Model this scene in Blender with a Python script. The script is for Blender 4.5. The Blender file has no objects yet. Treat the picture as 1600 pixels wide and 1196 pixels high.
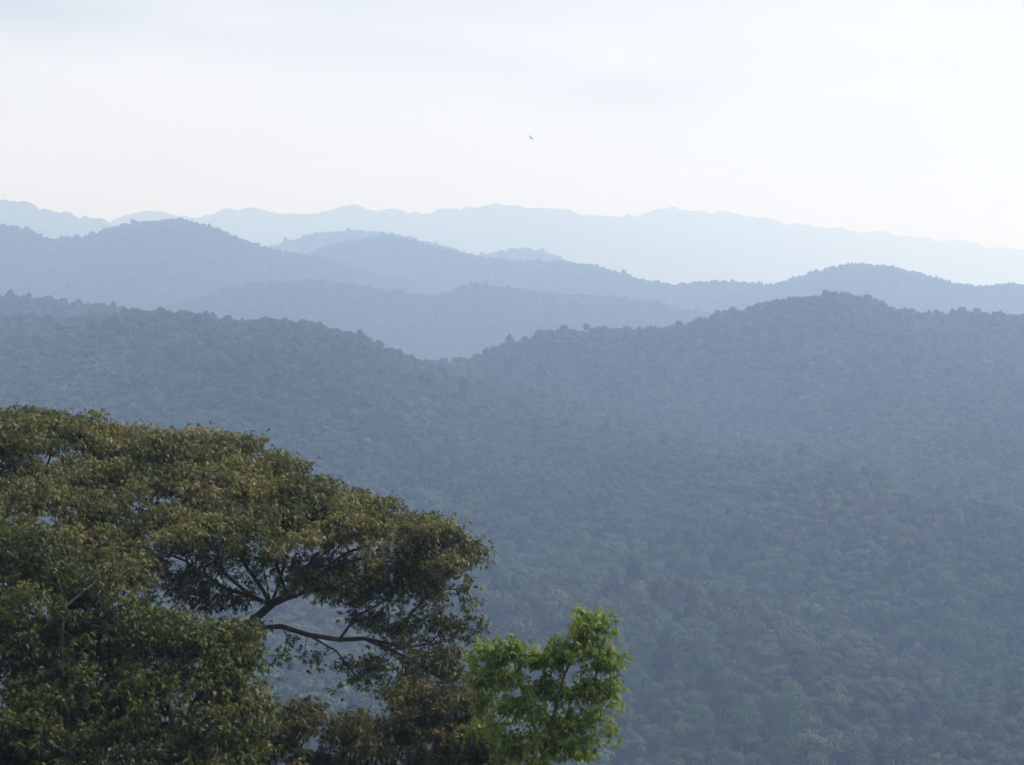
import bpy, bmesh, math, random
import numpy as np
from mathutils import Vector

R = math.radians
C = bpy.context.scene.collection
scene = bpy.context.scene

# ------------------------------------------------------------------ camera
F = 2986.0                     # focal length in photo pixels (1600 wide)
PITCH = R(3.8)                 # the camera looks slightly down
cam_d = bpy.data.cameras.new('camera')
cam_d.sensor_width = 36.0
cam_d.lens = F / 1600.0 * 36.0
cam_d.clip_start = 0.5
cam_d.clip_end = 60000.0
cam = bpy.data.objects.new('camera', cam_d)
C.objects.link(cam)
cam.location = (0, 0, 0)
cam.rotation_euler = (R(90) - PITCH, 0, 0)
scene.camera = cam

# ------------------------------------------------------------------ sky, sun, exposure
SUN_EL, SUN_AZ = R(46), R(64)          # azimuth from +Y (view direction) towards +X
w = bpy.data.worlds.new('World')
scene.world = w
w.use_nodes = True
nt = w.node_tree
nt.nodes.clear()
N = nt.nodes.new
out = N('ShaderNodeOutputWorld'); bg = N('ShaderNodeBackground')
sky = N('ShaderNodeTexSky'); sky.sky_type = 'NISHITA'; sky.sun_disc = False
sky.sun_elevation = SUN_EL; sky.sun_rotation = SUN_AZ
sky.air_density = 1.0; sky.dust_density = 1.0; sky.ozone_density = 1.0
bg.inputs['Strength'].default_value = 0.10
L = nt.links.new
tc = N('ShaderNodeTexCoord'); sp = N('ShaderNodeSeparateXYZ')
L(tc.outputs['Generated'], sp.inputs[0])


def mth(op, a, b=None):
    q = N('ShaderNodeMath'); q.operation = op
    for i, v in enumerate((a, b)):
        if v is None: continue
        if isinstance(v, (int, float)): q.inputs[i].default_value = v
        else: L(v, q.inputs[i])
    return q.outputs[0]


# azimuth and elevation of the sky direction, softly stirred by noise
azi = mth('ARCTAN2', sp.outputs[0], sp.outputs[1]); ele = mth('ARCSINE', sp.outputs[2])
cv = N('ShaderNodeCombineXYZ'); L(azi, cv.inputs[0]); L(mth('MULTIPLY', ele, 4.0), cv.inputs[1])
nz = N('ShaderNodeTexNoise'); nz.inputs['Scale'].default_value = 7.0
nz.inputs['Detail'].default_value = 4.0; nz.inputs['Roughness'].default_value = 0.5
L(cv.outputs[0], nz.inputs['Vector'])
nc = mth('SUBTRACT', nz.outputs['Fac'], 0.5)
azi2 = mth('ADD', azi, mth('MULTIPLY', nc, 0.09)); ele2 = mth('ADD', ele, mth('MULTIPLY', nc, 0.016))
gap = None
# thin places in the veil of cloud: azimuth, elevation, half widths (radians), slope, depth
for a0, e0, wa, we, sl, dp in ((-.25, .130, .085, .022, -.05, .36), (-.17, .113, .16, .012, -.06, .13), (-.09, .106, .12, .014, -.06, .12),
                               (.0, .097, .08, .014, -.06, .10), (.052, .084, .05, .012, -.05, .15), (-.06, .130, .14, .016, 0, .16),
                               (.9, .2, .4, .05, .05, .5), (-.9, .25, .5, .07, .05, .6), (.2, .33, .5, .06, .05, .5), (2.4, .2, .6, .06, 0, .5)):
    da = mth('SUBTRACT', azi2, a0); de = mth('SUBTRACT', mth('SUBTRACT', ele2, e0), mth('MULTIPLY', da, sl))
    u = mth('DIVIDE', da, wa); v = mth('DIVIDE', de, we)
    r2 = mth('ADD', mth('MULTIPLY', u, u), mth('MULTIPLY', v, v))
    g_ = mth('MULTIPLY', mth('EXPONENT', mth('MULTIPLY', r2, -1.0)), dp)
    g_ = mth('MULTIPLY', g_, 1.25); gap = g_ if gap is None else mth('MAXIMUM', gap, g_)
veil = mth('SUBTRACT', mth('ADD', 0.86, mth('MULTIPLY', nc, 0.34)), gap)
vc = N('ShaderNodeClamp'); L(veil, vc.inputs[0])
mx = N('ShaderNodeMix'); mx.data_type = 'RGBA'
CLOUD = (10.0, 10.1, 10.8, 1)
mx.inputs['B'].default_value = CLOUD
L(vc.outputs[0], mx.inputs['Factor'])
L(sky.outputs['Color'], mx.inputs['A']); L(mx.outputs['Result'], bg.inputs['Color'])
L(bg.outputs[0], out.inputs['Surface'])

sun_d = bpy.data.lights.new('sun', 'SUN')
sun_d.energy = 4.7; sun_d.angle = R(2.0); sun_d.color = (1.0, 0.975, 0.95)
sun = bpy.data.objects.new('sun', sun_d); C.objects.link(sun)
to_sun = Vector((math.sin(SUN_AZ) * math.cos(SUN_EL), math.cos(SUN_AZ) * math.cos(SUN_EL), math.sin(SUN_EL)))
sun.rotation_euler = to_sun.to_track_quat('Z', 'Y').to_euler()
sun.location = (40, 0, 120)

scene.view_settings.view_transform = 'Standard'
scene.view_settings.look = 'None'
scene.view_settings.exposure = 0.0
scene.view_settings.gamma = 1.0
scene.render.engine = 'CYCLES'
cy = scene.cycles
cy.use_denoising = True
cy.volume_bounces = 3
cy.max_bounces = 8; cy.diffuse_bounces = 3; cy.transmission_bounces = 4
cy.filter_width = 1.6

# ------------------------------------------------------------------ helpers
rng = np.random.default_rng(7)


def tag(o, label=None, cat=None, group=None, kind=None):
    if label: o['label'] = label
    if cat: o['category'] = cat
    if group: o['group'] = group
    if kind: o['kind'] = kind
    return o


CT, ST = math.cos(PITCH), math.sin(PITCH)


def at(px, py, Y):
    """The point at forward distance Y that the photo shows at (px, py)."""
    u = (px - 800.0) / F; v = (598.0 - py) / F
    dx, dy, dz = u, CT + v * ST, -ST + v * CT
    s = Y / dy
    return np.array((dx * s, Y, dz * s))


def mesh_from(name, verts, faces, n=4):
    """Fast mesh from arrays; every face has n corners."""
    verts = np.asarray(verts, dtype=np.float32); faces = np.asarray(faces, dtype=np.int32)
    me = bpy.data.meshes.new(name)
    me.vertices.add(len(verts)); me.vertices.foreach_set('co', verts.ravel())
    me.loops.add(faces.size); me.loops.foreach_set('vertex_index', faces.ravel())
    me.polygons.add(len(faces))
    me.polygons.foreach_set('loop_start', np.arange(0, faces.size, n, dtype=np.int32))
    me.update(calc_edges=True)
    return me


def link(name, me, mat=None, parent=None):
    o = bpy.data.objects.new(name, me)
    C.objects.link(o)
    if mat is not None: me.materials.append(mat)
    if parent is not None: o.parent = parent
    return o


# value noise -----------------------------------------------------------
_perm = np.random.default_rng(3).random((256, 256))


def vnoise(x, y):
    xi = np.floor(x).astype(int); yi = np.floor(y).astype(int)
    fx = x - xi; fy = y - yi
    fx = fx * fx * (3 - 2 * fx); fy = fy * fy * (3 - 2 * fy)
    a = _perm[xi % 256, yi % 256]; b = _perm[(xi + 1) % 256, yi % 256]
    c = _perm[xi % 256, (yi + 1) % 256]; d = _perm[(xi + 1) % 256, (yi + 1) % 256]
    return (a * (1 - fx) + b * fx) * (1 - fy) + (c * (1 - fx) + d * fx) * fy - 0.5


def fbm(x, y, o=4):
    s = 0; a = 1.0
    for i in range(o):
        s = s + a * vnoise(x * 2 ** i + 17.3 * i, y * 2 ** i + 5.1 * i); a *= 0.5
    return s


# ------------------------------------------------------------------ materials
def leaf_material(name, stops, rough=0.5, trans=0.35, spec=0.4):
    """Foliage: colour by the per-leaf attribute 'tint', diffuse + translucent."""
    m = bpy.data.materials.new(name); m.use_nodes = True
    t = m.node_tree; t.nodes.clear()
    n = t.nodes.new
    o = n('ShaderNodeOutputMaterial'); a = n('ShaderNodeAttribute'); a.attribute_name = 'tint'
    r = n('ShaderNodeValToRGB')
    el = r.color_ramp.elements
    while len(el) < len(stops): el.new(0.5)
    for e, (p, c) in zip(el, stops):
        e.position = p; e.color = (*c, 1)
    b = n('ShaderNodeBsdfPrincipled'); b.inputs['Roughness'].default_value = rough
    b.inputs['Specular IOR Level'].default_value = spec
    tr = n('ShaderNodeBsdfTranslucent')
    mxs = n('ShaderNodeMixShader'); mxs.inputs[0].default_value = trans
    l = t.links.new
    l(a.outputs['Fac'], r.inputs['Fac']); l(r.outputs['Color'], b.inputs['Base Color'])
    l(r.outputs['Color'], tr.inputs['Color'])
    l(b.outputs[0], mxs.inputs[1]); l(tr.outputs[0], mxs.inputs[2]); l(mxs.outputs[0], o.inputs['Surface'])
    return m


def bark_material(name, c0, c1):
    m = bpy.data.materials.new(name); m.use_nodes = True
    t = m.node_tree; b = t.nodes['Principled BSDF']; b.inputs['Roughness'].default_value = 0.9
    tcn = t.nodes.new('ShaderNodeTexCoord'); nn = t.nodes.new('ShaderNodeTexNoise')
    nn.inputs['Scale'].default_value = 3.0; nn.inputs['Detail'].default_value = 6
    r = t.nodes.new('ShaderNodeValToRGB')
    r.color_ramp.elements[0].position = .35; r.color_ramp.elements[0].color = (*c0, 1)
    r.color_ramp.elements[1].position = .68; r.color_ramp.elements[1].color = (*c1, 1)
    bp = t.nodes.new('ShaderNodeBump'); bp.inputs['Strength'].default_value = .5; bp.inputs['Distance'].default_value = .03
    t.links.new(tcn.outputs['Object'], nn.inputs['Vector']); t.links.new(nn.outputs['Fac'], r.inputs['Fac'])
    t.links.new(r.outputs['Color'], b.inputs['Base Color'])
    t.links.new(nn.outputs['Fac'], bp.inputs['Height']); t.links.new(bp.outputs[0], b.inputs['Normal'])
    return m


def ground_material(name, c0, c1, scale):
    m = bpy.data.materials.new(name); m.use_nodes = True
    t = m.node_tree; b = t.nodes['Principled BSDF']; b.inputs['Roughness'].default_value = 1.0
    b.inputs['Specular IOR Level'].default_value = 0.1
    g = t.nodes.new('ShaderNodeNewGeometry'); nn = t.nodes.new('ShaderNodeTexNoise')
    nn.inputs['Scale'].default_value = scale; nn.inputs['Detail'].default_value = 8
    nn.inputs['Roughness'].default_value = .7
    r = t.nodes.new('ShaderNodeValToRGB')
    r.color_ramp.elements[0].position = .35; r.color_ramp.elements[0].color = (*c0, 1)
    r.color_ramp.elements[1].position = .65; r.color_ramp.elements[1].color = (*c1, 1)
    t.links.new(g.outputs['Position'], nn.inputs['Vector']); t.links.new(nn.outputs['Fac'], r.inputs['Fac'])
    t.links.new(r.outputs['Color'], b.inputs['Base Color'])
    return m


def canopy_material(name, ca, cb):
    """Forest crown: a small hue shift per tree and per leaf."""
    m = bpy.data.materials.new(name); m.use_nodes = True
    t = m.node_tree; b = t.nodes['Principled BSDF']; b.inputs['Roughness'].default_value = .75
    b.inputs['Specular IOR Level'].default_value = 0.2
    oi = t.nodes.new('ShaderNodeObjectInfo'); a = t.nodes.new('ShaderNodeAttribute'); a.attribute_name = 'tint'
    mm = t.nodes.new('ShaderNodeMix'); mm.data_type = 'FLOAT'; mm.inputs[0].default_value = .35
    t.links.new(oi.outputs['Random'], mm.inputs[2]); t.links.new(a.outputs['Fac'], mm.inputs[3])
    r = t.nodes.new('ShaderNodeValToRGB')
    r.color_ramp.elements[0].position = .1; r.color_ramp.elements[0].color = (*ca, 1)
    r.color_ramp.elements[1].position = .9; r.color_ramp.elements[1].color = (*cb, 1)
    t.links.new(mm.outputs[0], r.inputs['Fac']); t.links.new(r.outputs['Color'], b.inputs['Base Color'])
    return m


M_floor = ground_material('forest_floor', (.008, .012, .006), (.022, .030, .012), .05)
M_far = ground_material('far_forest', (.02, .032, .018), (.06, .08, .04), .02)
M_bark = bark_material('bark', (.020, .016, .013), (.065, .056, .047))
M_barkf = bark_material('forest_bark', (.05, .045, .04), (.12, .11, .1))
M_crown = [canopy_material('canopy_green', (.009, .022, .007), (.044, .088, .022)),
           canopy_material('canopy_olive', (.014, .025, .008), (.056, .088, .026)),
           canopy_material('canopy_russet', (.020, .021, .012), (.068, .064, .036)),
           canopy_material('canopy_pale', (.028, .04, .016), (.095, .118, .05))]

# ------------------------------------------------------------------ ridges
# crest: photo silhouette points (px, py) with the distance of the crest; every ridge has its own real place and slopes
GROUND_Z = -310.0
RIDGES = [
    # name, tree height, front slope, crest [(px, py, D)...], spurs amplitude, forest spacing (0 = none)
    ('near', 13, .145, [(-500, 470, 2350), (0, 492, 2250), (150, 492, 2200), (225, 480, 2180), (290, 486, 2170), (330, 498, 2150), (430, 493, 2110), (480, 502, 2100), (560, 522, 2110), (640, 556, 2140), (700, 580, 2165), (800, 607, 2170), (950, 640, 2070), (1100, 682, 1920), (1300, 732, 1680), (1600, 802, 1640), (2100, 890, 1550)], 44, 12.2),
    ('back', 13, .30, [(-500, 450, 2900), (0, 459, 2800), (80, 466, 2780), (200, 484, 2750), (350, 505, 2700), (500, 545, 2650), (900, 640, 2600)], 26, 7.8),
    ('right', 13, .27, [(300, 640, 2300), (560, 590, 2350), (660, 562, 2400), (730, 556, 2420), (800, 532, 2450), (870, 513, 2480), (940, 508, 2500), (1010, 512, 2500), (1070, 508, 2520), (1110, 488, 2540), (1180, 475, 2560), (1240, 460, 2580), (1300, 457, 2600), (1350, 466, 2600), (1410, 481, 2620), (1480, 488, 2640), (1560, 487, 2660), (1650, 491, 2680), (2100, 500, 2700)], 34, 7.4),
    ('low', 9, .38, [(-100, 520, 3800), (250, 480, 3800), (340, 455, 3800), (410, 441, 3820), (480, 437, 3850), (560, 443, 3850), (620, 456, 3880), (680, 462, 3900), (720, 450, 3920), (770, 445, 3950), (820, 452, 3950), (860, 459, 3950), (950, 461, 4000), (1020, 470, 4000), (1100, 488, 4050), (1250, 530, 4100)], 25, 8.2),
    ('middle', 9, .42, [(-500, 362, 4700), (-100, 350, 4650), (0, 350, 4600), (45, 359, 4600), (75, 374, 4600), (110, 369, 4600), (135, 370, 4600), (170, 356, 4600), (210, 347, 4620), (270, 342, 4650), (320, 350, 4650), (370, 369, 4680), (430, 391, 4700), (500, 402, 4750), (580, 425, 4800), (800, 480, 4900)], 28, 8.6),
    ('mid', 8, .42, [(420, 425, 5500), (470, 400, 5500), (540, 378, 5500), (600, 368, 5500), (640, 376, 5480), (700, 391, 5450), (750, 402, 5400), (800, 408, 5350), (860, 411, 5300), (920, 412, 5250), (960, 424, 5200), (1000, 437, 5150), (1050, 446, 5100), (1120, 440, 5050), (1170, 442, 5000), (1210, 447, 5000), (1250, 434, 4950), (1300, 420, 4950), (1345, 412, 4950), (1390, 416, 4950), (1440, 428, 4950), (1490, 442, 4950), (1530, 448, 5000), (1570, 443, 5000), (1620, 445, 5000), (2100, 470, 5100)], 28, 8.6),
    ('small', 6, .4, [(380, 400, 7200), (440, 386, 7200), (490, 368, 7200), (550, 362, 7200), (610, 368, 7200), (680, 384, 7200), (740, 402, 7200), (775, 396, 7300), (815, 391, 7300), (850, 397, 7300), (900, 415, 7300), (1000, 440, 7300)], 20, 13),
    ('hazy', 6, .4, [(-700, 318, 9200), (-200, 312, 9200), (0, 315, 9200), (35, 320, 9200), (65, 329, 9200), (100, 329, 9200), (150, 337, 9200), (190, 349, 9200), (260, 372, 9300), (400, 420, 9300)], 30, 0),
    ('distant', 6, .4, [(60, 378, 11800), (150, 360, 11800), (195, 343, 11800), (235, 331, 11800), (275, 337, 11800), (310, 342, 11900), (350, 331, 12000), (400, 326, 12000), (450, 332, 12000), (485, 336, 12000), (530, 327, 12200), (610, 325, 12300), (645, 334, 12400), (690, 330, 12500), (740, 322, 12600), (780, 317, 12700), (820, 323, 12800), (850, 320, 12900), (890, 327, 13000), (935, 345, 13300), (985, 336, 13600), (1040, 330, 14000), (1085, 327, 14300), (1130, 332, 14600), (1190, 343, 15000), (1240, 351, 15200), (1300, 357, 15800), (1370, 364, 16400), (1420, 371, 16900), (1480, 379, 17400), (1540, 384, 17800), (1600, 387, 18200), (2300, 420, 18600)], 45, 0),
]


PUSH = {'low': 1.12, 'middle': 1.09, 'mid': 1.06}
RIDGES = [(k, t, sl, [(a, b, d * PUSH.get(k, 1)) for a, b, d in c], am, sp_) for k, t, sl, c, am, sp_ in RIDGES]


class Ridge:
    def __init__(s, idx, th, slope, crest, amp):
        c = np.array(crest, float)
        pts = np.array([at(px, py, D) for px, py, D in c])
        s.X, s.D, s.Z = pts[:, 0], pts[:, 1], pts[:, 2] - th
        s.slope, s.amp, s.seed = slope, amp, idx * 31.7
        s.sl = np.full(len(c), slope)
        if idx == 0: s.sl = np.maximum(s.Z + 240.0, 4.0) / (s.D - 850.0)     # the near slope runs down to one valley floor
        s.th = th
        s.diag = idx == 0
        s.concave = 200.0 if idx == 2 else 0.0
        s.lo, s.hi = s.X[0], s.X[-1]
        s.scale = np.mean(s.D) / 2500.0

    def z(s, x, y):
        D = np.interp(x, s.X, s.D); z0 = np.interp(x, s.X, s.Z)
        d = y - D
        k = 40.0 * max(1, s.scale * .6)
        sl = np.interp(x, s.X, s.sl)
        drop = np.sqrt((sl * d) ** 2 + (k * sl) ** 2) - k * sl
        if s.concave: drop = s.concave * (1 - np.exp(-drop / s.concave))   # the foot of the slope eases out into the valley
        drop = np.where(d > 0, drop * 1.5, drop)
        wv = 420.0 * max(1, s.scale * .7)
        g = np.clip(np.abs(d) / (0.9 * wv), 0, 1) ** 1.3
        q = x + (.55 * y if s.diag else 0)                 # spurs of the near slope run down to the right
        n = fbm(q / wv + s.seed, y / (1.9 * wv) + s.seed, 4) * 2 * s.amp * g
        return z0 - drop + n


RO = {}
hill_names = {'near': 'hill', 'back': 'hill', 'right': 'hill', 'low': 'hill', 'middle': 'hill', 'mid': 'hill',
              'small': 'hill', 'hazy': 'mountain', 'distant': 'mountain'}
for i, (key, th, slope, crest, amp, sp) in enumerate(RIDGES):
    r = Ridge(i, th, slope, crest, amp); RO[key] = r
    front = max(200, (r.Z.max() - GROUND_Z) / slope * (1.7 if r.concave else 1) + 150)
    nu, nv = (260, 110) if sp else (520, 110)
    us = np.linspace(r.lo, r.hi, nu)
    tv = np.linspace(-1, 1, nv)
    dv = np.where(tv < 0, -np.abs(tv) ** 1.4 * front, tv ** 1.4 * front * .6)
    X, V = np.meshgrid(us, dv, indexing='ij')
    Y = np.interp(X, r.X, r.D) + V
    Z = r.z(X, Y)
    if not sp:            # far forest: crowns too small to build one by one
        wl = 26.0
        Z = Z + vnoise(X / wl, Y / wl) * 24 + fbm(X / 170., Y / 170., 4) * 62
    # ends of the ridge fall away to the valley floor
    e = np.minimum(X - r.lo, r.hi - X) / (r.hi - r.lo)
    Z = np.where(e < .02, Z - (0.02 - e) / .02 * 60, Z)
    Z = np.maximum(Z, GROUND_Z - 15)
    idx = np.arange(nu * nv).reshape(nu, nv)
    fc = np.stack([idx[:-1, :-1], idx[1:, :-1], idx[1:, 1:], idx[:-1, 1:]], -1).reshape(-1, 4)
    me = mesh_from(hill_names[key], np.stack([X, Y, Z], -1).reshape(-1, 3), fc)
    me.polygons.foreach_set('use_smooth', np.ones(len(fc), dtype=bool))
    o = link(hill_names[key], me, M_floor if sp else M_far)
    tag(o, kind='structure')

# valley floor and the hillside below the viewpoint: one sheet to the horizon -------------
gx = np.concatenate([[-16000, -9000, -5000, -2500, -1200, -600, -300], np.linspace(-150, 150, 61), [300, 600, 1200, 2500, 5000, 9000, 16000]])
gy = np.concatenate([[-2000, -800, -300, -100, -40], np.linspace(-20, 300, 81), [340, 380, 430, 480, 550, 640, 750, 900, 1200, 2000, 4000, 8000, 14000, 22000]])


def ground_z(x, y):
    prof = np.interp(y, [-2000, -100, 0, 40, 80, 130, 200, 330, 480, 600, 22000],
                     [-20, -3, -5, -19, -33, -52, -88, -165, -238, GROUND_Z, GROUND_Z])
    near = np.clip(1 - np.abs(y - 80) / 400, 0, 1)
    return prof + fbm(x / 40 + 3, y / 40 + 9, 4) * 3.0 * near


GX, GY = np.meshgrid(gx, gy, indexing='ij')
gi = np.arange(GX.size).reshape(GX.shape)
gf = np.stack([gi[:-1, :-1], gi[1:, :-1], gi[1:, 1:], gi[:-1, 1:]], -1).reshape(-1, 4)
me = mesh_from('ground', np.stack([GX, GY, ground_z(GX, GY)], -1).reshape(-1, 3), gf)
me.polygons.foreach_set('use_smooth', np.ones(len(gf), dtype=bool))
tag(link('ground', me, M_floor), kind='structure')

# ------------------------------------------------------------------ forest crowns
def set_tint(me, vals):
    a = me.attributes.new('tint', 'FLOAT', 'POINT')
    a.data.foreach_set('value', np.asarray(vals, dtype=np.float32))


def norm(v):
    return v / np.maximum(np.linalg.norm(v, axis=-1, keepdims=True), 1e-9)


def crown_mesh(name, seed, n, leaf, spread):
    """A forest crown of unit radius, base of the crown at z=0: leaf clumps over a heap of lobes."""
    g = np.random.default_rng(seed)
    k = g.integers(6, 10)
    ang = g.random(k) * 6.283; rad = np.sqrt(g.random(k)) * .62
    cen = np.stack([np.cos(ang) * rad, np.sin(ang) * rad, .42 + (0.62 - rad) * (spread + .15) + g.random(k) * .25], -1)
    lr = .30 + g.random(k) * .2
    which = g.integers(0, k, n)
    d = norm(g.normal(size=(n, 3)) + (0, 0, .35))
    rr = lr[which] * (1 - .35 * g.random(n) ** 2) * (1 + .13 * g.normal(size=n))
    p = cen[which] + d * rr[:, None] * (1, 1, .85)
    nrm = norm(d + g.normal(size=(n, 3)) * .28)
    a = norm(np.cross(nrm, g.normal(size=(n, 3)))); b = np.cross(nrm, a)
    s = leaf * (.7 + .6 * g.random(n))[:, None]
    v = np.stack([p - a * s, p - b * s * .7, p + a * s, p + b * s * .7], 1).reshape(-1, 3)
    me = mesh_from(name, v, np.arange(n * 4).reshape(-1, 4))
    t = np.clip(.5 + g.normal(size=n) * .22 + (lr[which] - .4) * 1.5, 0, 1)
    set_tint(me, np.repeat(t, 4))
    return me


def tube(path, radii, n=6):
    """verts, quads of a tapered tube through points."""
    path = np.asarray(path, float); V = []; Q = []
    for i in range(len(path)):
        t = path[min(i + 1, len(path) - 1)] - path[max(i - 1, 0)]
        t = t / max(np.linalg.norm(t), 1e-9)
        a = np.cross(t, (1, 0, 0) if abs(t[0]) < .8 else (0, 1, 0)); a /= np.linalg.norm(a)
        b = np.cross(t, a)
        for k in range(n):
            th = 6.28318 * k / n
            V.append(path[i] + (a * math.cos(th) + b * math.sin(th)) * radii[i])
    for i in range(len(path) - 1):
        for k in range(n):
            Q.append((i * n + k, i * n + (k + 1) % n, (i + 1) * n + (k + 1) % n, (i + 1) * n + k))
    return V, Q


def trunk_mesh(name, seed):
    """Bare trunk with three limbs for a forest tree; crown radius 1, ground at z=-1.1."""
    g = np.random.default_rng(seed); V = []; Q = []
    def add(p, r):
        v, q = tube(p, r); o = len(V); V.extend(v); Q.extend([tuple(i + o for i in f) for f in q])
    add([(0, 0, -1.3), (.02, .01, -.4), (0, .03, .25), (0, 0, .6)], [.1, .07, .055, .03])
    for k in range(3):
        a = 2.1 * k + g.random()
        add([(0, .02, .1), (math.cos(a) * .25, math.sin(a) * .25, .4), (math.cos(a) * .5, math.sin(a) * .5, .62)], [.045, .03, .012])
    return mesh_from(name, V, Q)


near_crowns = [crown_mesh('crown', 50 + i, 2600, .065, .9 + .1 * (i % 3)) for i in range(6)]
far_crowns = [crown_mesh('far_crown', 80 + i, 800, .11, .8 + .15 * (i % 3)) for i in range(6)]
near_trunks = [trunk_mesh('trunk', 5 + i) for i in range(3)]
for t_ in near_trunks: t_.materials.append(M_barkf)

# source objects for the mass of the forest: 6 shapes in 4 colours, kept out of the scene itself
src = bpy.data.collections.new('forest_crowns')
for i, cm in enumerate(far_crowns):
    cm.materials.append(M_crown[0])
    for j in range(4):
        so = bpy.data.objects.new('tree_crown_%d_%d' % (j, i), cm)
        so.material_slots[0].link = 'OBJECT'; so.material_slots[0].material = M_crown[j]
        src.objects.link(so)
for cm in near_crowns: cm.materials.append(M_crown[0])

ng = bpy.data.node_groups.new('forest_scatter', 'GeometryNodeTree')
ng.interface.new_socket('Geometry', in_out='INPUT', socket_type='NodeSocketGeometry')
ng.interface.new_socket('Geometry', in_out='OUTPUT', socket_type='NodeSocketGeometry')
gn = ng.nodes.new
gin = gn('NodeGroupInput'); gout = gn('NodeGroupOutput')
ci = gn('GeometryNodeCollectionInfo'); ci.inputs['Collection'].default_value = src
ci.inputs['Separate Children'].default_value = True; ci.inputs['Reset Children'].default_value = True
iop = gn('GeometryNodeInstanceOnPoints'); iop.inputs['Pick Instance'].default_value = True
def named(nm, ty):
    q = gn('GeometryNodeInputNamedAttribute'); q.data_type = ty; q.inputs['Name'].default_value = nm
    return q.outputs['Attribute']
cx = gn('ShaderNodeCombineXYZ'); e2r = gn('FunctionNodeEulerToRotation')
gl = ng.links.new
gl(gin.outputs[0], iop.inputs['Points']); gl(ci.outputs[0], iop.inputs['Instance'])
gl(named('pick', 'INT'), iop.inputs['Instance Index'])
gl(named('turn', 'FLOAT'), cx.inputs[2]); gl(cx.outputs[0], e2r.inputs[0]); gl(e2r.outputs[0], iop.inputs['Rotation'])
gl(named('size', 'FLOAT_VECTOR'), iop.inputs['Scale'])
gl(iop.outputs[0], gout.inputs[0])


def pick_colour(x, y, g):
    """Colour kinds come in drifts over the slope."""
    q = fbm(x / 130 + 40, y / 210 + 11, 4) * 1.3 + g.normal(size=len(x)) * .2
    return np.where(q < .14, 0, np.where(q < .42, 1, np.where(q < .52, 2, 3)))


def scatter(key, sp, margin=.16, seed=1):
    """Jittered rows of trees over one ridge: x, y, z of the foot, crown radius, height of crown base."""
    r = RO[key]; g = np.random.default_rng(seed)
    front = (r.Z.max() - GROUND_Z) / r.slope * (1.7 if r.concave else 1) + 60
    P = []; S = []
    y, y1 = max(r.D.min() - front, 760), r.D.max() + 120
    while y < y1:
        q = sp * float(np.interp(y, [950, 1600], [1.0, .60])) if key == 'near' else sp     # the biggest trees stand low in the valley
        half = y * (800 / F) * (1 + margin)
        xs = np.arange(max(-half, r.lo), min(half, r.hi), q)
        x = xs + g.uniform(-.6, .6, len(xs)) * q; yy = y + g.uniform(-.6, .6, len(xs)) * q
        P.append(np.stack([x, yy], -1)); S.append(np.full(len(xs), q))
        y += q
    S = np.concatenate(S)
    P = np.concatenate(P)
    D = np.interp(P[:, 0], r.X, r.D); d = P[:, 1] - D
    z = r.z(P[:, 0], P[:, 1])
    keep = (d < (260 if key == 'near' else 90)) & (z > GROUND_Z - 2) & (d > -front)
    # not where another nearer-lying slope stands higher
    for k2, r2 in RO.items():
        if k2 != key:
            inside = (P[:, 0] > r2.lo) & (P[:, 0] < r2.hi)
            keep &= ~(inside & (r2.z(P[:, 0], P[:, 1]) > z + 1.5))
    P, z, S = P[keep], z[keep], S[keep]
    n = len(P)
    rad = S * (.48 + .30 * g.random(n) + .42 * g.random(n) ** 6)
    far = key not in ('near', 'right', 'back')
    big = g.random(n) < (.0 if far else .03)                 # emergent trees stand above the canopy
    rad = np.where(big, rad * 1.15, rad)
    patch = fbm(P[:, 0] / 70 + 5, P[:, 1] / 110 + 8, 3)          # stands of taller and lower trees
    rise = np.clip(.95 + .9 * patch + .28 * g.normal(size=n), .75, 1.8)   # crown height over crown radius
    if far: tall = rad * .04
    else: tall = np.clip(rad * (.35 + .6 * g.random(n) ** 1.5) + patch * 3, .05 * rad, .55 * rad)
    return P[:, 0], P[:, 1], z, rad, tall, rise, g


def in_view(x, y, z):
    """Photo pixel of a point."""
    f = y * CT - z * ST; u = y * ST + z * CT
    return 800 + F * x / f, 598 - F * u / f


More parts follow.
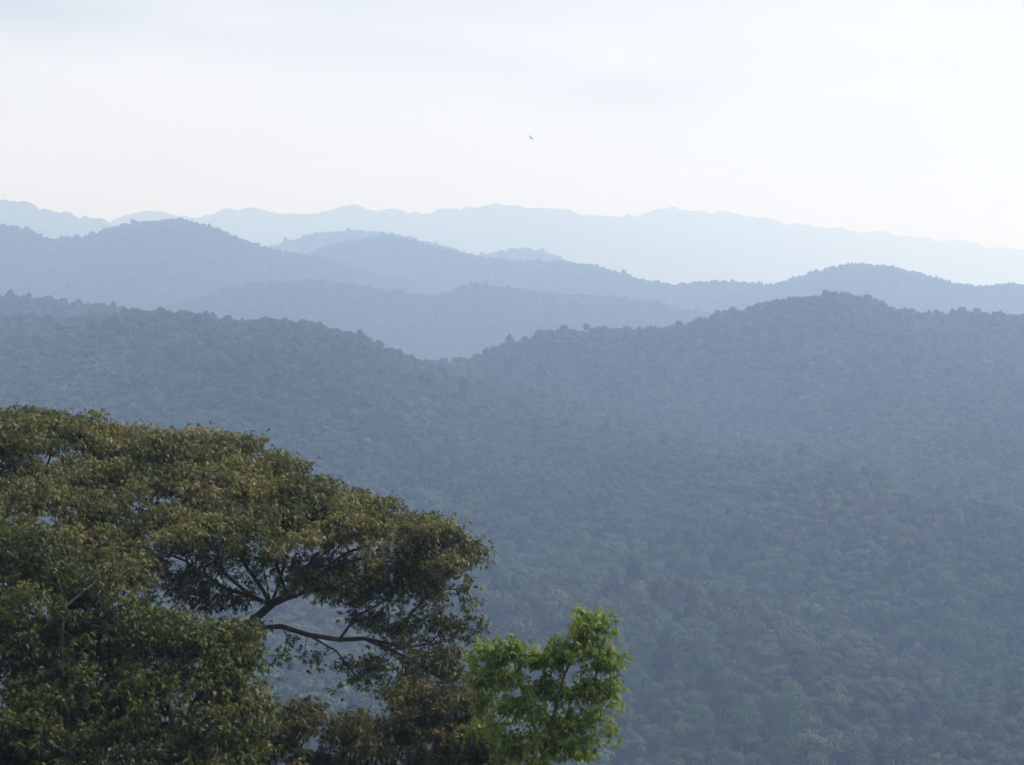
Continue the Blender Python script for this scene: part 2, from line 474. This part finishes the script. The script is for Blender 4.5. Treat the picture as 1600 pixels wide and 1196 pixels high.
FOREST_LABEL = {
    'near': 'dense dark green forest covering the nearest slope and its long ridge',
    'back': 'forest strip on the ridge just behind the nearest crest, at the left edge',
    'right': 'bluish forest on the rounded ridge rising at the right',
    'low': 'pale blue forest on the low spurs in the middle distance',
    'middle': 'pale hazy forest on the round hill at the left of the middle distance',
    'mid': 'very pale forest on the long middle ridge with a round hump at right',
    'small': 'faint forest on the small far hill just under the distant mountains'}
for i, (key, th, slope, crest, amp, sp) in enumerate(RIDGES):
    if not sp: continue
    x, y, z, rad, tall, rise, g = scatter(key, sp, seed=20 + i)
    col = pick_colour(x, y, g)
    shape = g.integers(0, 6, len(x)); turn = g.random(len(x)) * 6.283
    base = z + tall
    sz = np.stack([rad, rad, rad * rise], -1)
    rest = np.ones(len(x), bool)
    if key == 'near':
        px, py = in_view(x, y, base + rad)
        seen = (px > -20) & (px < 1620) & (py < 1225) & ~((px < 960) & (py > 900)) & ~((px < 700) & (py > 780))
        order = np.argsort(np.where(seen, -rad / y, 0))[:300]
        rest[order] = False
        LAB = ['dark green rounded forest tree in the lower part of the hazy slope',
               'olive green rounded forest tree in the lower part of the hazy slope',
               'russet tinged rounded forest tree in the lower part of the hazy slope',
               'pale yellowish green forest tree in the lower part of the hazy slope']
        GRP = ['dark green trees low on the forest slope', 'olive trees low on the forest slope',
               'russet trees low on the forest slope', 'pale trees low on the forest slope']
        for n_, q in enumerate(order):
            e = bpy.data.objects.new('forest_tree', None); C.objects.link(e)
            e.location = (x[q], y[q], z[q]); e.empty_display_size = .5
            tag(e, LAB[col[q]], 'tree', GRP[col[q]])
            co = bpy.data.objects.new('crown', near_crowns[shape[q]]); C.objects.link(co); co.parent = e
            co.location = (0, 0, tall[q]); co.rotation_euler = (0, 0, turn[q]); co.scale = sz[q]
            co.material_slots[0].link = 'OBJECT'; co.material_slots[0].material = M_crown[col[q]]
            to = bpy.data.objects.new('trunk', near_trunks[q % 3]); C.objects.link(to); to.parent = e
            to.location = (0, 0, tall[q]); to.rotation_euler = (0, 0, turn[q])
            to.scale = (rad[q], rad[q], rad[q] * 1.2)
    me = bpy.data.meshes.new('forest')
    pts = np.stack([x, y, base], -1)[rest].astype(np.float32)
    me.vertices.add(len(pts)); me.vertices.foreach_set('co', pts.ravel())
    me.attributes.new('pick', 'INT', 'POINT').data.foreach_set('value', (col * 6 + shape)[rest].astype(np.int32))
    me.attributes.new('turn', 'FLOAT', 'POINT').data.foreach_set('value', turn[rest].astype(np.float32))
    me.attributes.new('size', 'FLOAT_VECTOR', 'POINT').data.foreach_set('vector', sz[rest].astype(np.float32).ravel())
    me.update()
    o = bpy.data.objects.new('forest', me); C.objects.link(o)
    md = o.modifiers.new('scatter', 'NODES'); md.node_group = ng
    tag(o, FOREST_LABEL[key], 'forest', kind='stuff')
    print('forest', key, rest.sum())


# ------------------------------------------------------------------ foreground trees
class TreeBuilder:
    """Limbs are laid as polylines, then twigs reach for leaf targets along a short-path tree; thickness by the pipe rule."""
    def __init__(s, seed):
        s.g = np.random.default_rng(seed); s.P = []; s.par = []; s.pl = []

    def limb(s, pts, parent=None):
        for p in pts:
            p = np.asarray(p, float)
            if parent is None:
                s.P.append(p); s.par.append(-1); s.pl.append(0.0)
            else:
                q = s.P[parent]; n = max(1, int(np.linalg.norm(p - q) / .8))
                start = parent
                for k in range(1, n + 1):
                    w_ = q + (p - q) * k / n
                    if k < n: w_ = w_ + s.g.normal(size=3) * .06
                    s.P.append(w_); s.par.append(start)
                    s.pl.append(s.pl[start] * .9 + np.linalg.norm(w_ - s.P[start]) * .35); start = len(s.P) - 1
            parent = len(s.P) - 1
        return parent

    def grow(s, T, bf=.55):
        T = np.asarray(T, float); n0 = len(s.P)
        base = np.array(s.P); pl = np.array(s.pl)
        d = np.linalg.norm(T[:, None] - base[None], axis=2)
        cost = d + bf * pl[None]
        best = cost.argmin(1); bc = cost[np.arange(len(T)), best]; best = best.copy()
        todo = np.ones(len(T), bool); tipid = np.zeros(len(T), int)
        for _ in range(len(T)):
            i = int(np.where(todo, bc, 1e9).argmin())
            todo[i] = False
            q = best[i]; a = s.P[q]; b = T[i]; D = np.linalg.norm(b - a)
            n = max(1, int(D / .7)); start = q
            bow = s.g.normal(size=3) * .05 * D + np.array((0, 0, -.06 * D))
            new = []
            for k in range(1, n + 1):
                t = k / n
                w_ = a + (b - a) * t + bow * (t * (1 - t) * 4) * (1 if n > 1 else 0)
                s.P.append(w_); s.par.append(start); s.pl.append(s.pl[start] + np.linalg.norm(w_ - s.P[start]))
                start = len(s.P) - 1; new.append(start)
            tipid[i] = start
            for k in new:
                c = np.linalg.norm(T - s.P[k], axis=1) + bf * s.pl[k]
                better = todo & (c < bc); bc[better] = c[better]; best[better] = k
        return tipid

    def wood(s, name, mat, parent, rtip=.011, power=.46, cap=.6):
        n = len(s.P); cnt = np.zeros(n)
        has = np.zeros(n, bool)
        for i in range(n):
            if s.par[i] >= 0: has[s.par[i]] = True
        cnt[~has] = 1
        for i in range(n - 1, -1, -1):
            if s.par[i] >= 0: cnt[s.par[i]] += cnt[i]
        rad = np.minimum(rtip * cnt ** power, cap)
        P = np.array(s.P); par = np.array(s.par)
        idx = np.where(par >= 0)[0]
        a, b = P[par[idx]], P[idx]
        ra = np.minimum(rad[par[idx]], rad[idx] * 1.35); rb = rad[idx]
        t = norm(b - a); up = np.where(np.abs(t[:, :1]) < .8, np.array([[1., 0, 0]]), np.array([[0, 1., 0]]))
        u = norm(np.cross(t, up)); v = np.cross(t, u)
        K = 6; V = []
        for k in range(K):
            th = 6.28318 * k / K; dvec = u * math.cos(th) + v * math.sin(th)
            V.append(a - t * ra[:, None] * .3 + dvec * ra[:, None]); V.append(b + t * rb[:, None] * .2 + dvec * rb[:, None])
        V = np.stack(V, 1)                       # M, 2K, 3
        M = len(idx); off = (np.arange(M) * 2 * K)[:, None, None]
        q = np.array([[2 * k, 2 * ((k + 1) % K), 2 * ((k + 1) % K) + 1, 2 * k + 1] for k in range(K)])[None]
        me = mesh_from(name, V.reshape(-1, 3), (off + q).reshape(-1, 4))
        me.polygons.foreach_set('use_smooth', np.ones(M * K, dtype=bool))
        return link(name, me, mat, parent)


def pad_targets(g, c, rx, ry, rz, dens, low=-.1, shell=.35):
    """Leaf targets in the upper shell of a flattened pad."""
    n = int(math.pi * rx * ry * dens)
    d = norm(g.normal(size=(n * 4, 3))); d = d[d[:, 2] > low][:n]
    rr = 1 - shell * g.random(len(d)) ** 1.3
    # the outline of the pad is broken by two slow waves
    az = np.arctan2(d[:, 1], d[:, 0]); ph = g.random(2) * 6.28
    rr = rr * (1 + .10 * np.sin(3 * az + ph[0]) + .08 * np.sin(7 * az + ph[1]))
    return c + d * rr[:, None] * (rx, ry, rz) + g.normal(size=(len(d), 3)) * .1


def leaves(name, cen, mat, parent, g, n=7, length=.28, width=.09, droop=.5, upb=1.0, tint=None, dj=.3):
    """Rosettes of leaflets: every leaflet is its own small blade, bent along its length."""
    Nn = len(cen)
    nrm = norm(g.normal(size=(Nn, 3)) * .6 + (0, 0, upb))
    a = norm(np.cross(nrm, g.normal(size=(Nn, 3)))); b = np.cross(nrm, a)
    ph = g.random((Nn, 1)) * 6.283 + np.arange(n)[None] * (6.283 / n) + g.normal(size=(Nn, n)) * .25
    dr = droop + g.normal(size=(Nn, n)) * dj
    D = (np.cos(ph)[..., None] * a[:, None] + np.sin(ph)[..., None] * b[:, None])
    D = D * np.cos(dr)[..., None] - nrm[:, None] * np.sin(dr)[..., None]
    D[..., 2] -= .25; D = norm(D)
    S = norm(np.cross(D, nrm[:, None] + g.normal(size=(Nn, n, 3)) * .25))
    Ln = length * (.45 + .9 * g.random((Nn, n)))[..., None] * (.75 + .5 * g.random((Nn, 1, 1))); W = width * (.7 + .5 * g.random((Nn, n)))[..., None]
    c0 = cen[:, None]
    p0 = c0 + D * .08 * Ln; p2 = c0 + D * Ln - np.array((0, 0, .18)) * Ln
    pm = c0 + D * .5 * Ln
    v = np.stack([p0, pm + S * W * .5, p2, pm - S * W * .5], 2).reshape(-1, 3)
    me = mesh_from(name, v, np.arange(len(v)).reshape(-1, 4))
    t = g.random(Nn) if tint is None else tint
    tt = np.clip(np.repeat(t, n) + g.normal(size=Nn * n) * .07, 0, 1)
    set_tint(me, np.repeat(tt, 4))
    return link(name, me, mat, parent)


def tree(name, label, cat, base, group=None):
    e = bpy.data.objects.new(name, None); C.objects.link(e)
    tag(e, label, cat, group)
    e.location = base; bpy.context.view_layer.update()
    return e


def settle(e):
    """Parts are modelled in world metres; move their origin to the tree's foot."""
    for o in [c for c in bpy.data.objects if c.parent == e]:
        o.data.transform(__import__('mathutils').Matrix.Translation(-e.location))


def foot(px, Y):
    p = at(px, 1200, Y); return np.array((p[0], Y, float(ground_z(np.array([p[0]]), np.array([float(Y)]))[0]) - .3))


def cloud(T, k, sig, g):
    c = np.repeat(T, k, axis=0) + g.normal(size=(len(T) * k, 3)) * sig
    return c


# --- 1. the big spreading tree ---------------------------------------------------------
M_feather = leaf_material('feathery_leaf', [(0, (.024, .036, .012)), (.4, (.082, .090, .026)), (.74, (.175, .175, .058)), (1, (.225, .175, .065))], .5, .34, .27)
g = np.random.default_rng(11)
Y0 = 82.0
PADS = [  # px, py, depth offset, rx, ry, rz, density
    (70, 698, 7, 5.0, 4.0, 1.3, 2.0), (-170, 700, 6, 4.5, 4.0, 1.5, 1.6), (215, 752, 3, 4.9, 4.2, 1.35, 2.2),
    (345, 764, 2, 2.5, 3.4, 1.25, 2.2), (430, 800, 1, 2.6, 3.6, 1.2, 2.2), (500, 824, .5, 2.8, 3.6, 1.25, 2.2),
    (610, 845, 0, 2.9, 3.6, 1.35, 2.4), (690, 872, -.5, 1.95, 2.6, 1.45, 2.6), (380, 838, -2, 3.6, 3.4, 1.1, 2.0),
    (240, 850, -2.5, 3.2, 3.2, 1.3, 2.0), (60, 800, -1, 3.8, 3.6, 1.5, 2.0), (-160, 830, 0, 4.0, 4.0, 1.6, 1.4),
    (130, 880, -4, 3.0, 3.0, 1.4, 2.6), (640, 890, 0, 2.4, 2.4, .8, 1.4),
    (450, 768, 2, 2.2, 2.6, 1.0, 2.4), (535, 800, 1, 2.4, 2.8, 1.0, 2.4), (30, 676, 6, 4.2, 3.2, 1.2, 2.2), (250, 700, 6, 2.6, 2.6, 1.0, 2.4), (400, 735, 4, 2.0, 2.4, .9, 2.4), (120, 760, 3, 3.6, 3.0, 1.3, 2.2), (300, 812, -1, 3.0, 3.0, 1.0, 2.2), (150, 838, -2.5, 2.0, 2.4, .9, 2.2), (330, 700, 6, 2.2, 2.4, .7, 2.4), (-40, 860, -2, 3, 3, 1.5, 2.2)]
UNDER = [(525, 890, .5, 2.4, 3.0, .9, 2.6), (610, 900, 0, 2.2, 2.6, .7, 2.6),
    (470, 905, -1.5, 2.0, 2.0, .5, 1.6), (250, 890, -3, 2.2, 2.2, 1.2, 2.6), (680, 900, -.5, 1.6, 2.0, .8, 2.4), (320, 945, -1, .7, .8, .4, 4),
    (300, 915, -1, 1.8, 1.6, .8, 4), (365, 935, -.5, 1.0, 1.2, .4, 4), (560, 925, 0, 2.2, 2.0, .4, 3), (650, 925, 0, 1.6, 1.6, .6, 2.4),
    (0, 735, 5, 3.0, 2.0, 1.2, 2.4), (180, 790, 4, 3.0, 1.5, 1.0, 2.0), (20, 770, 5, 3.0, 1.5, 1.2, 2.0), (330, 790, 4, 2.0, 1.5, .8, 1.6)]
T = [pad_targets(g, at(a, b, Y0 + d), rx, ry, rz * .88, de) for a, b, d, rx, ry, rz, de in PADS]
T_top = np.concatenate(T)
T_und = np.concatenate([pad_targets(g, at(a, b, Y0 + d), rx, ry, rz, de, low=-1, shell=.9) for a, b, d, rx, ry, rz, de in UNDER])
LOW = [  # the loose sprays under the umbrella
    (620, 985, 0, 2.0, 1.6, .9, 2.0), (705, 985, 0, 1.2, 1.2, 1.5, 5), (575, 1035, 0, 1.1, 1.0, 1.1, 1.6),
    (650, 1040, -.5, 1.6, 1.3, 1.3, 4.5), (705, 1050, -.5, 1.3, 1.3, 1.5, 7), (445, 1015, 0, .45, .5, .7, 7.0),
    (570, 965, 0, 1.3, 1.2, .4, 2.6), (640, 970, .2, 1.6, 1.3, .7, 2.6), (570, 1040, 0, 1.5, 1.2, 1.0, 3), (620, 1075, 0, 1.3, 1.2, 1.0, 4), (500, 1030, 0, .9, .8, .6, 2.2), (740, 980, 0, .8, .9, 1.1, 4), (725, 920, 0, .9, 1.0, .9, 2.6), (530, 1060, .3, .5, .5, .8, 2.6)]
T_low = np.concatenate([pad_targets(g, at(a, b, Y0 + d), rx, ry, rz, de, low=-1, shell=.9) for a, b, d, rx, ry, rz, de in LOW])
FAN = [(345, 880, -1.5, 1.8, 2.4, 1.1, 4.5), (420, 875, .5, 2.0, 2.6, 1.1, 4.5), (470, 885, 0, 1.6, 2.4, .8, 4), (380, 865, 2, 2.2, 2, 1.0, 3.5)]
T_fan = np.concatenate([pad_targets(g, at(a, b, Y0 + d), rx, ry, rz, de, low=-1, shell=.9) for a, b, d, rx, ry, rz, de in FAN])
b0 = foot(250, Y0)
tb = TreeBuilder(4)
root = tb.limb([b0, at(262, 1230, Y0), at(300, 1110, Y0), at(352, 1010, Y0)])
j1 = tb.limb([at(398, 968, Y0), at(424, 945, Y0)], root)
for pts in ([(462, 915, 0), (520, 888, -.3), (580, 868, -.5)], [(415, 905, .4), (408, 860, .6)], [(440, 900, 1.6), (452, 850, 2.4)],
            [(385, 925, -1.2), (345, 890, -2.0)], [(480, 925, -1.2), (560, 905, -1.4), (630, 885, -1)]):
    tb.limb([at(a, b, Y0 + d) for a, b, d in pts], j1)
tb.limb([at(400, 982, Y0), at(440, 979, Y0 - .2), at(480, 992, Y0 - .2), at(530, 1000, Y0), at(570, 998, Y0), at(625, 1010, Y0)], root - 2)
near_to = lambda p: int(np.linalg.norm(np.array(tb.P) - p, axis=1).argmin())
for pts in ([(528, 998, 0), (556, 964, .2), (600, 940, .3)], [(612, 1006, 0), (640, 962, .2), (668, 930, .4)], [(488, 993, -.2), (526, 1018, -.3), (560, 1062, -.3)],
            [(560, 999, 0), (610, 1016, .3), (672, 1006, .3)], [(600, 1008, 0), (640, 1030, -.3), (690, 1060, -.4)], [(440, 979, -.2), (450, 1000, -.3), (440, 1030, -.4)]):
    ps = [at(a, b, Y0 + d) for a, b, d in pts]
    tb.limb(ps[1:], near_to(ps[0]))
for pts in ([(424, 945, 0), (388, 890, .6), (362, 850, 1.0)], [(440, 925, 0), (432, 880, .3), (446, 840, .5)], [(470, 910, 0), (490, 870, .5), (520, 845, .8)], [(410, 955, 0), (352, 920, -.6), (300, 890, -1.2)],
            [(500, 895, -.2), (545, 862, .2), (590, 850, .4)]):
    ps = [at(a, b, Y0 + d) for a, b, d in pts]
    tb.limb(ps[1:], near_to(ps[0]))
tb.limb([at(240, 1000, Y0), at(205, 920, Y0 + .5), at(170, 850, Y0 + 2), at(110, 780, Y0 + 4)], root - 5)
tb.limb([at(150, 1000, Y0 - 1), at(40, 900, Y0 - .5), at(-60, 830, Y0 + 1)], root - 6)
tb.grow(np.concatenate([T_top, T_und, T_fan, T_low]), .5)
e = tree('spreading_tree', 'large spreading tree with a layered umbrella crown tinged brown and bare limbs showing underneath', 'tree', b0)
tb.wood('trunk', M_bark, e, .0125, .435)
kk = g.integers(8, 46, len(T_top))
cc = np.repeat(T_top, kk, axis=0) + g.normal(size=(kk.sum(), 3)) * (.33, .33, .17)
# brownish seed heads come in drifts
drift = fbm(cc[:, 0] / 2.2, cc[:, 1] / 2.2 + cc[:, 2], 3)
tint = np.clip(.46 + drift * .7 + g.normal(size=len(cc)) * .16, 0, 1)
T_low = np.concatenate([T_low, T_und])
kk = g.integers(4, 17, len(T_low))
cl = np.repeat(T_low, kk, axis=0) + g.normal(size=(kk.sum(), 3)) * (.27, .27, .22)
kk = g.integers(0, 5, len(T_fan))
cl = np.concatenate([cl, np.repeat(T_fan, kk, axis=0) + g.normal(size=(kk.sum(), 3)) * .2])
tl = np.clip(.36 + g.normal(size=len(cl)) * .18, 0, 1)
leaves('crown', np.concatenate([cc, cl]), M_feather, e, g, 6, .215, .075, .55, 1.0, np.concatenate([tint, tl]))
settle(e)

# --- 2. the green broad-leaved tree, lower left --------------------------------------
M_broad = leaf_material('broad_leaf', [(0, (.014, .028, .009)), (.5, (.064, .077, .021)), (.85, (.12, .132, .040)), (1, (.15, .14, .045))], .6, .3, .15)
g = np.random.default_rng(21)
Y1 = 70.0
PADS = [(70, 945, 2, 3.0, 2.6, 1.5, 3.2), (220, 985, 2, 2.2, 2.4, 1.1, 3.2), (340, 1010, 1, 1.8, 2.0, 1.3, 3.8), (375, 1050, 0, 1.0, 1.4, 1.1, 4.0),
        (-60, 1010, 0, 3.0, 3.0, 2.0, 2.4), (120, 1065, 0, 2.8, 2.6, 1.5, 3.2), (280, 1090, -1, 2.4, 2.4, 1.5, 3.4), (370, 1140, -1.5, 1.3, 1.8, 1.2, 3.6),
        (30, 1150, -2, 3.0, 2.6, 1.6, 3.0), (200, 1180, -2.5, 2.8, 2.4, 1.5, 3.0), (350, 1215, -2.5, 2.0, 2.0, 1.3, 3.0), (-120, 900, 2, 3.0, 2.6, 1.8, 2.0),
        (80, 1270, -3, 3.2, 2.6, 1.6, 2.0), (300, 1290, -3, 2.8, 2.4, 1.5, 2.0), (10, 870, 3, 2.6, 2.2, 1.2, 3.0), (150, 905, 3, 2.4, 2.0, 1.0, 3.0), (160, 1120, 1.5, 3, 2, 1.4, 3), (40, 1060, 2, 3, 2, 1.5, 3), (330, 1170, 1, 2, 2, 1.2, 3), (260, 1030, 3, 2, 2, 1.2, 3), (-10, 1190, -1, 2.4, 2, 1.4, 3.4), (20, 1215, 1, 3, 2, 1.6, 3), (110, 1000, 3, 2.2, 2, 1.2, 3)]
T = np.concatenate([pad_targets(g, at(a, b, Y1 + d), rx, ry, rz, de, low=-.35, shell=.5) for a, b, d, rx, ry, rz, de in PADS])
b1 = foot(80, Y1)
tb = TreeBuilder(5)
r1 = tb.limb([b1, at(75, 1330, Y1), at(85, 1220, Y1)])
tb.limb([at(130, 1130, Y1 + .4), at(190, 1090, Y1 + .8), at(300, 1050, Y1 + .5)], r1)
tb.limb([at(60, 1100, Y1), at(50, 1000, Y1 + 1)], r1)
tb.limb([at(93, 1120, Y1 + .3), at(97, 985, Y1 - .2), at(100, 950, Y1)], r1)
tb.grow(T, .45)
e = tree('broadleaf_tree', 'dark green broad-leaved tree filling the bottom left corner below the umbrella crown', 'tree', b1)
tb.wood('trunk', M_bark, e, .012)
kk = g.integers(10, 32, len(T))
cc = np.repeat(T, kk, axis=0) + g.normal(size=(kk.sum(), 3)) * (.3, .3, .2)
drift = fbm(cc[:, 0] / 1.8, cc[:, 1] / 1.8 + cc[:, 2] / 1.5, 3)
leaves('crown', cc, M_broad, e, g, 5, .22, .115, .45, 1.0, np.clip(.45 + drift * .7 + g.normal(size=len(cc)) * .15, 0, 1))
settle(e)

# --- 3. the brownish feathery tree at the bottom ------------------------------------
M_brown = leaf_material('brown_leaf', [(0, (.022, .032, .010)), (.45, (.068, .072, .022)), (.8, (.13, .112, .038)), (1, (.19, .165, .06))], .6, .3, .25)
g = np.random.default_rng(31)
Y2 = 74.0
PADS = [(470, 1130, 0, 1.0, 1.4, .9, 5), (540, 1145, .5, 1.0, 1.4, .8, 4.5), (600, 1160, 0, 1.2, 1.6, .8, 4.5), (660, 1150, 0, 1.3, 1.5, .9, 5),
        (730, 1150, -.5, 1.3, 1.5, .9, 5), (430, 1180, -.5, 1.3, 1.4, 1.0, 4.5), (520, 1215, -.5, 2.0, 1.6, 1.0, 3.5), (680, 1210, -.5, 2.2, 1.6, 1.1, 4),
        (760, 1200, -.8, 1.2, 1.4, .9, 4), (600, 1270, 0, 3, 2, 1.2, 2.4), (650, 1105, .5, 1.2, 1.2, .9, 5), (720, 1100, .5, 1.2, 1.2, .9, 5)]
T = np.concatenate([pad_targets(g, at(a, b, Y2 + d), rx, ry, rz, de, low=-.3, shell=.5) for a, b, d, rx, ry, rz, de in PADS])
b2 = foot(600, Y2)
tb = TreeBuilder(6)
r2 = tb.limb([b2, at(605, 1400, Y2), at(600, 1290, Y2)])
tb.limb([at(520, 1220, Y2), at(470, 1170, Y2)], r2)
tb.limb([at(690, 1220, Y2), at(740, 1180, Y2)], r2)
tb.grow(T, .45)
e = tree('feathery_tree', 'brownish feathery crown at the bottom edge, beside the bright young tree', 'tree', b2)
tb.wood('trunk', M_bark, e, .011)
cc = cloud(T, 22, (.24, .24, .2), g)
drift = fbm(cc[:, 0] / 1.2, cc[:, 1] / 1.2 + cc[:, 2], 3)
leaves('crown', cc, M_brown, e, g, 8, .24, .06, .55, 1.0, np.clip(.45 + drift * .8 + g.normal(size=len(cc)) * .18, 0, 1))
settle(e)

# --- 4. the bright green young tree --------------------------------------------------
M_young = leaf_material('young_leaf', [(0, (.055, .10, .014)), (.5, (.15, .22, .033)), (1, (.28, .33, .08))], .45, .5, .3)
g = np.random.default_rng(41)
Y3 = 62.0
PADS = [(918, 972, 0, .75, .7, .45, 22), (900, 1010, 0, .95, .9, .5, 18), (945, 1030, 0, .75, .8, .6, 18), (870, 1030, .3, .5, .6, .5, 18),
        (935, 1080, 0, .95, .9, .5, 18), (885, 1085, .3, .8, .8, .35, 10), (800, 1015, .5, .75, .8, .5, 20), (835, 1030, .3, .6, .8, .5, 16),
        (790, 1060, .3, .9, .9, .6, 16), (845, 1075, .2, .7, .8, .5, 12), (810, 1110, .2, 1.0, .9, .45, 12), (880, 1130, -.2, .9, .9, .4, 14),
        (925, 1120, -.3, .7, .8, .4, 14), (855, 1160, -.3, 1.3, 1.0, .5, 12), (905, 1165, -.4, .8, .8, .5, 14), (800, 1170, 0, 1.0, .9, .6, 10),
        (765, 1020, .8, .7, .7, .5, 12), (750, 1060, .8, .8, .8, .6, 11), (755, 1095, .8, .8, .8, .6, 10), (770, 1140, .6, .8, .8, .5, 9), (860, 1215, -.4, 1.6, 1.1, .6, 9), (955, 1145, -.2, .3, .4, .35, 14)]
T = np.concatenate([pad_targets(g, at(a, b, Y3 + d), rx, ry, rz, de * .75, low=-.8, shell=.95) for a, b, d, rx, ry, rz, de in PADS])
b3 = foot(855, Y3)
tb = TreeBuilder(8)
r3 = tb.limb([b3, at(858, 1400, Y3), at(852, 1250, Y3), at(848, 1170, Y3)])
k = tb.limb([at(872, 1090, Y3)], r3)
tb.limb([at(880, 1060, Y3), at(905, 1000, Y3)], k)
tb.limb([at(885, 1082, Y3), at(906, 1074, Y3), at(930, 1060, Y3)], k)
tb.limb([at(825, 1110, Y3 + .2), at(808, 1050, Y3 + .3)], r3)
tb.grow(T, .4)
e = tree('young_tree', 'slender young tree with bright yellow-green leaves, right of the brownish crown', 'tree', b3)
tb.wood('trunk', M_bark, e, .008)
kk = g.integers(3, 12, len(T))
cc = np.repeat(T, kk, axis=0) + g.normal(size=(kk.sum(), 3)) * (.17, .17, .13)
leaves('crown', cc, M_young, e, g, 6, .20, .075, .6, .9, np.clip(.5 + fbm(cc[:, 0], cc[:, 2] * 1.4, 3) * .7 + g.normal(size=len(cc)) * .15, 0, 1))
settle(e)

# ------------------------------------------------------------------ the bird
def make_bird(loc, span):
    """One continuous body: a spindle whose flanks are drawn out into two wings."""
    bm = bmesh.new()
    prof = [(-.32, .012, 0), (-.2, .03, 0), (-.08, .06, 0), (.06, .065, 0), (.18, .05, .01), (.25, .035, .015), (.31, .03, .015), (.36, .006, .01)]
    rings = []
    for y, r_, z_ in prof:
        rings.append([bm.verts.new((math.cos(R(45 * k)) * r_, y, z_ + math.sin(R(45 * k)) * r_ * .85)) for k in range(8)])
    for a_, b_ in zip(rings, rings[1:]):
        for k in range(8):
            bm.faces.new((a_[k], a_[(k + 1) % 8], b_[(k + 1) % 8], b_[k]))
    bm.faces.new(rings[0][::-1]); bm.faces.new(rings[-1])
    bm.normal_update()
    for side in (0, 4):
        f = [q for q in bm.faces if len(q.verts) == 4 and set(q.verts) == {rings[2][side], rings[2][(side + 1) % 8], rings[3][(side + 1) % 8], rings[3][side]}][0]
        sgn = 1 if side == 0 else -1
        for dx, dy, dz, sc in ((.16, .05, .05, (1, 1.25, .4)), (.2, .0, .03, (1, .9, .6)), (.22, -.12, -.04, (1, .45, .5)), (.06, -.05, -.02, (1, .4, .5))):
            f = bmesh.ops.extrude_discrete_faces(bm, faces=[f])['faces'][0]
            c_ = f.calc_center_median()
            for v_ in f.verts:
                q = v_.co - c_
                v_.co = c_ + Vector((q.x * .3, q.y * sc[1], q.z * sc[2])) + Vector((dx * sgn, dy, dz))
    tailf = [q for q in bm.faces if len(q.verts) == 8 and q.calc_center_median().y < -.3][0]
    tf = bmesh.ops.extrude_discrete_faces(bm, faces=[tailf])['faces'][0]
    for v_ in tf.verts: v_.co = Vector((v_.co.x * 6, v_.co.y - .14, v_.co.z * .3))
    bmesh.ops.recalc_face_normals(bm, faces=bm.faces)
    me = bpy.data.meshes.new('bird'); bm.to_mesh(me); bm.free()
    me.polygons.foreach_set('use_smooth', np.ones(len(me.polygons), dtype=bool))
    m = ground_material('bird_feathers', (.012, .011, .01), (.03, .028, .026), 6.0)
    o = link('bird', me, m)
    o.location = loc; s = span / 1.3; o.scale = (s, s, s)
    o.rotation_euler = (R(-25), R(42), R(25))
    return tag(o, 'tiny dark bird gliding alone in the white sky above the hills', 'bird')


make_bird(at(829.5, 215.5, 420), 1.4)

# ------------------------------------------------------------------ haze: one closed box of even air
bm = bmesh.new(); bmesh.ops.create_cube(bm, size=1.0)
me = bpy.data.meshes.new('haze'); bm.to_mesh(me); bm.free()
hz = bpy.data.materials.new('hazy_air'); hz.use_nodes = True
t = hz.node_tree; t.nodes.clear()
o_ = t.nodes.new('ShaderNodeOutputMaterial'); pv = t.nodes.new('ShaderNodeVolumePrincipled')
pv.inputs['Color'].default_value = (0.465, 0.64, 1.0, 1)
pv.inputs['Absorption Color'].default_value = (1, 1, 1, 1)
pv.inputs['Density'].default_value = 0.00024
pv.inputs['Anisotropy'].default_value = 0.3
pv.inputs['Density Attribute'].default_value = ''
t.links.new(pv.outputs[0], o_.inputs['Volume'])
try: hz.cycles.homogeneous_volume = True
except Exception: pass
h = link('haze', me, hz)
x0, x1, y0, y1, z0, z1 = -16500, 16500, -2050, 22500, GROUND_Z - 17, 385
h.location = ((x0 + x1) / 2, (y0 + y1) / 2, (z0 + z1) / 2); h.scale = (x1 - x0, y1 - y0, z1 - z0)
tag(h, 'pale blue haze filling the valley air', 'haze', kind='stuff')
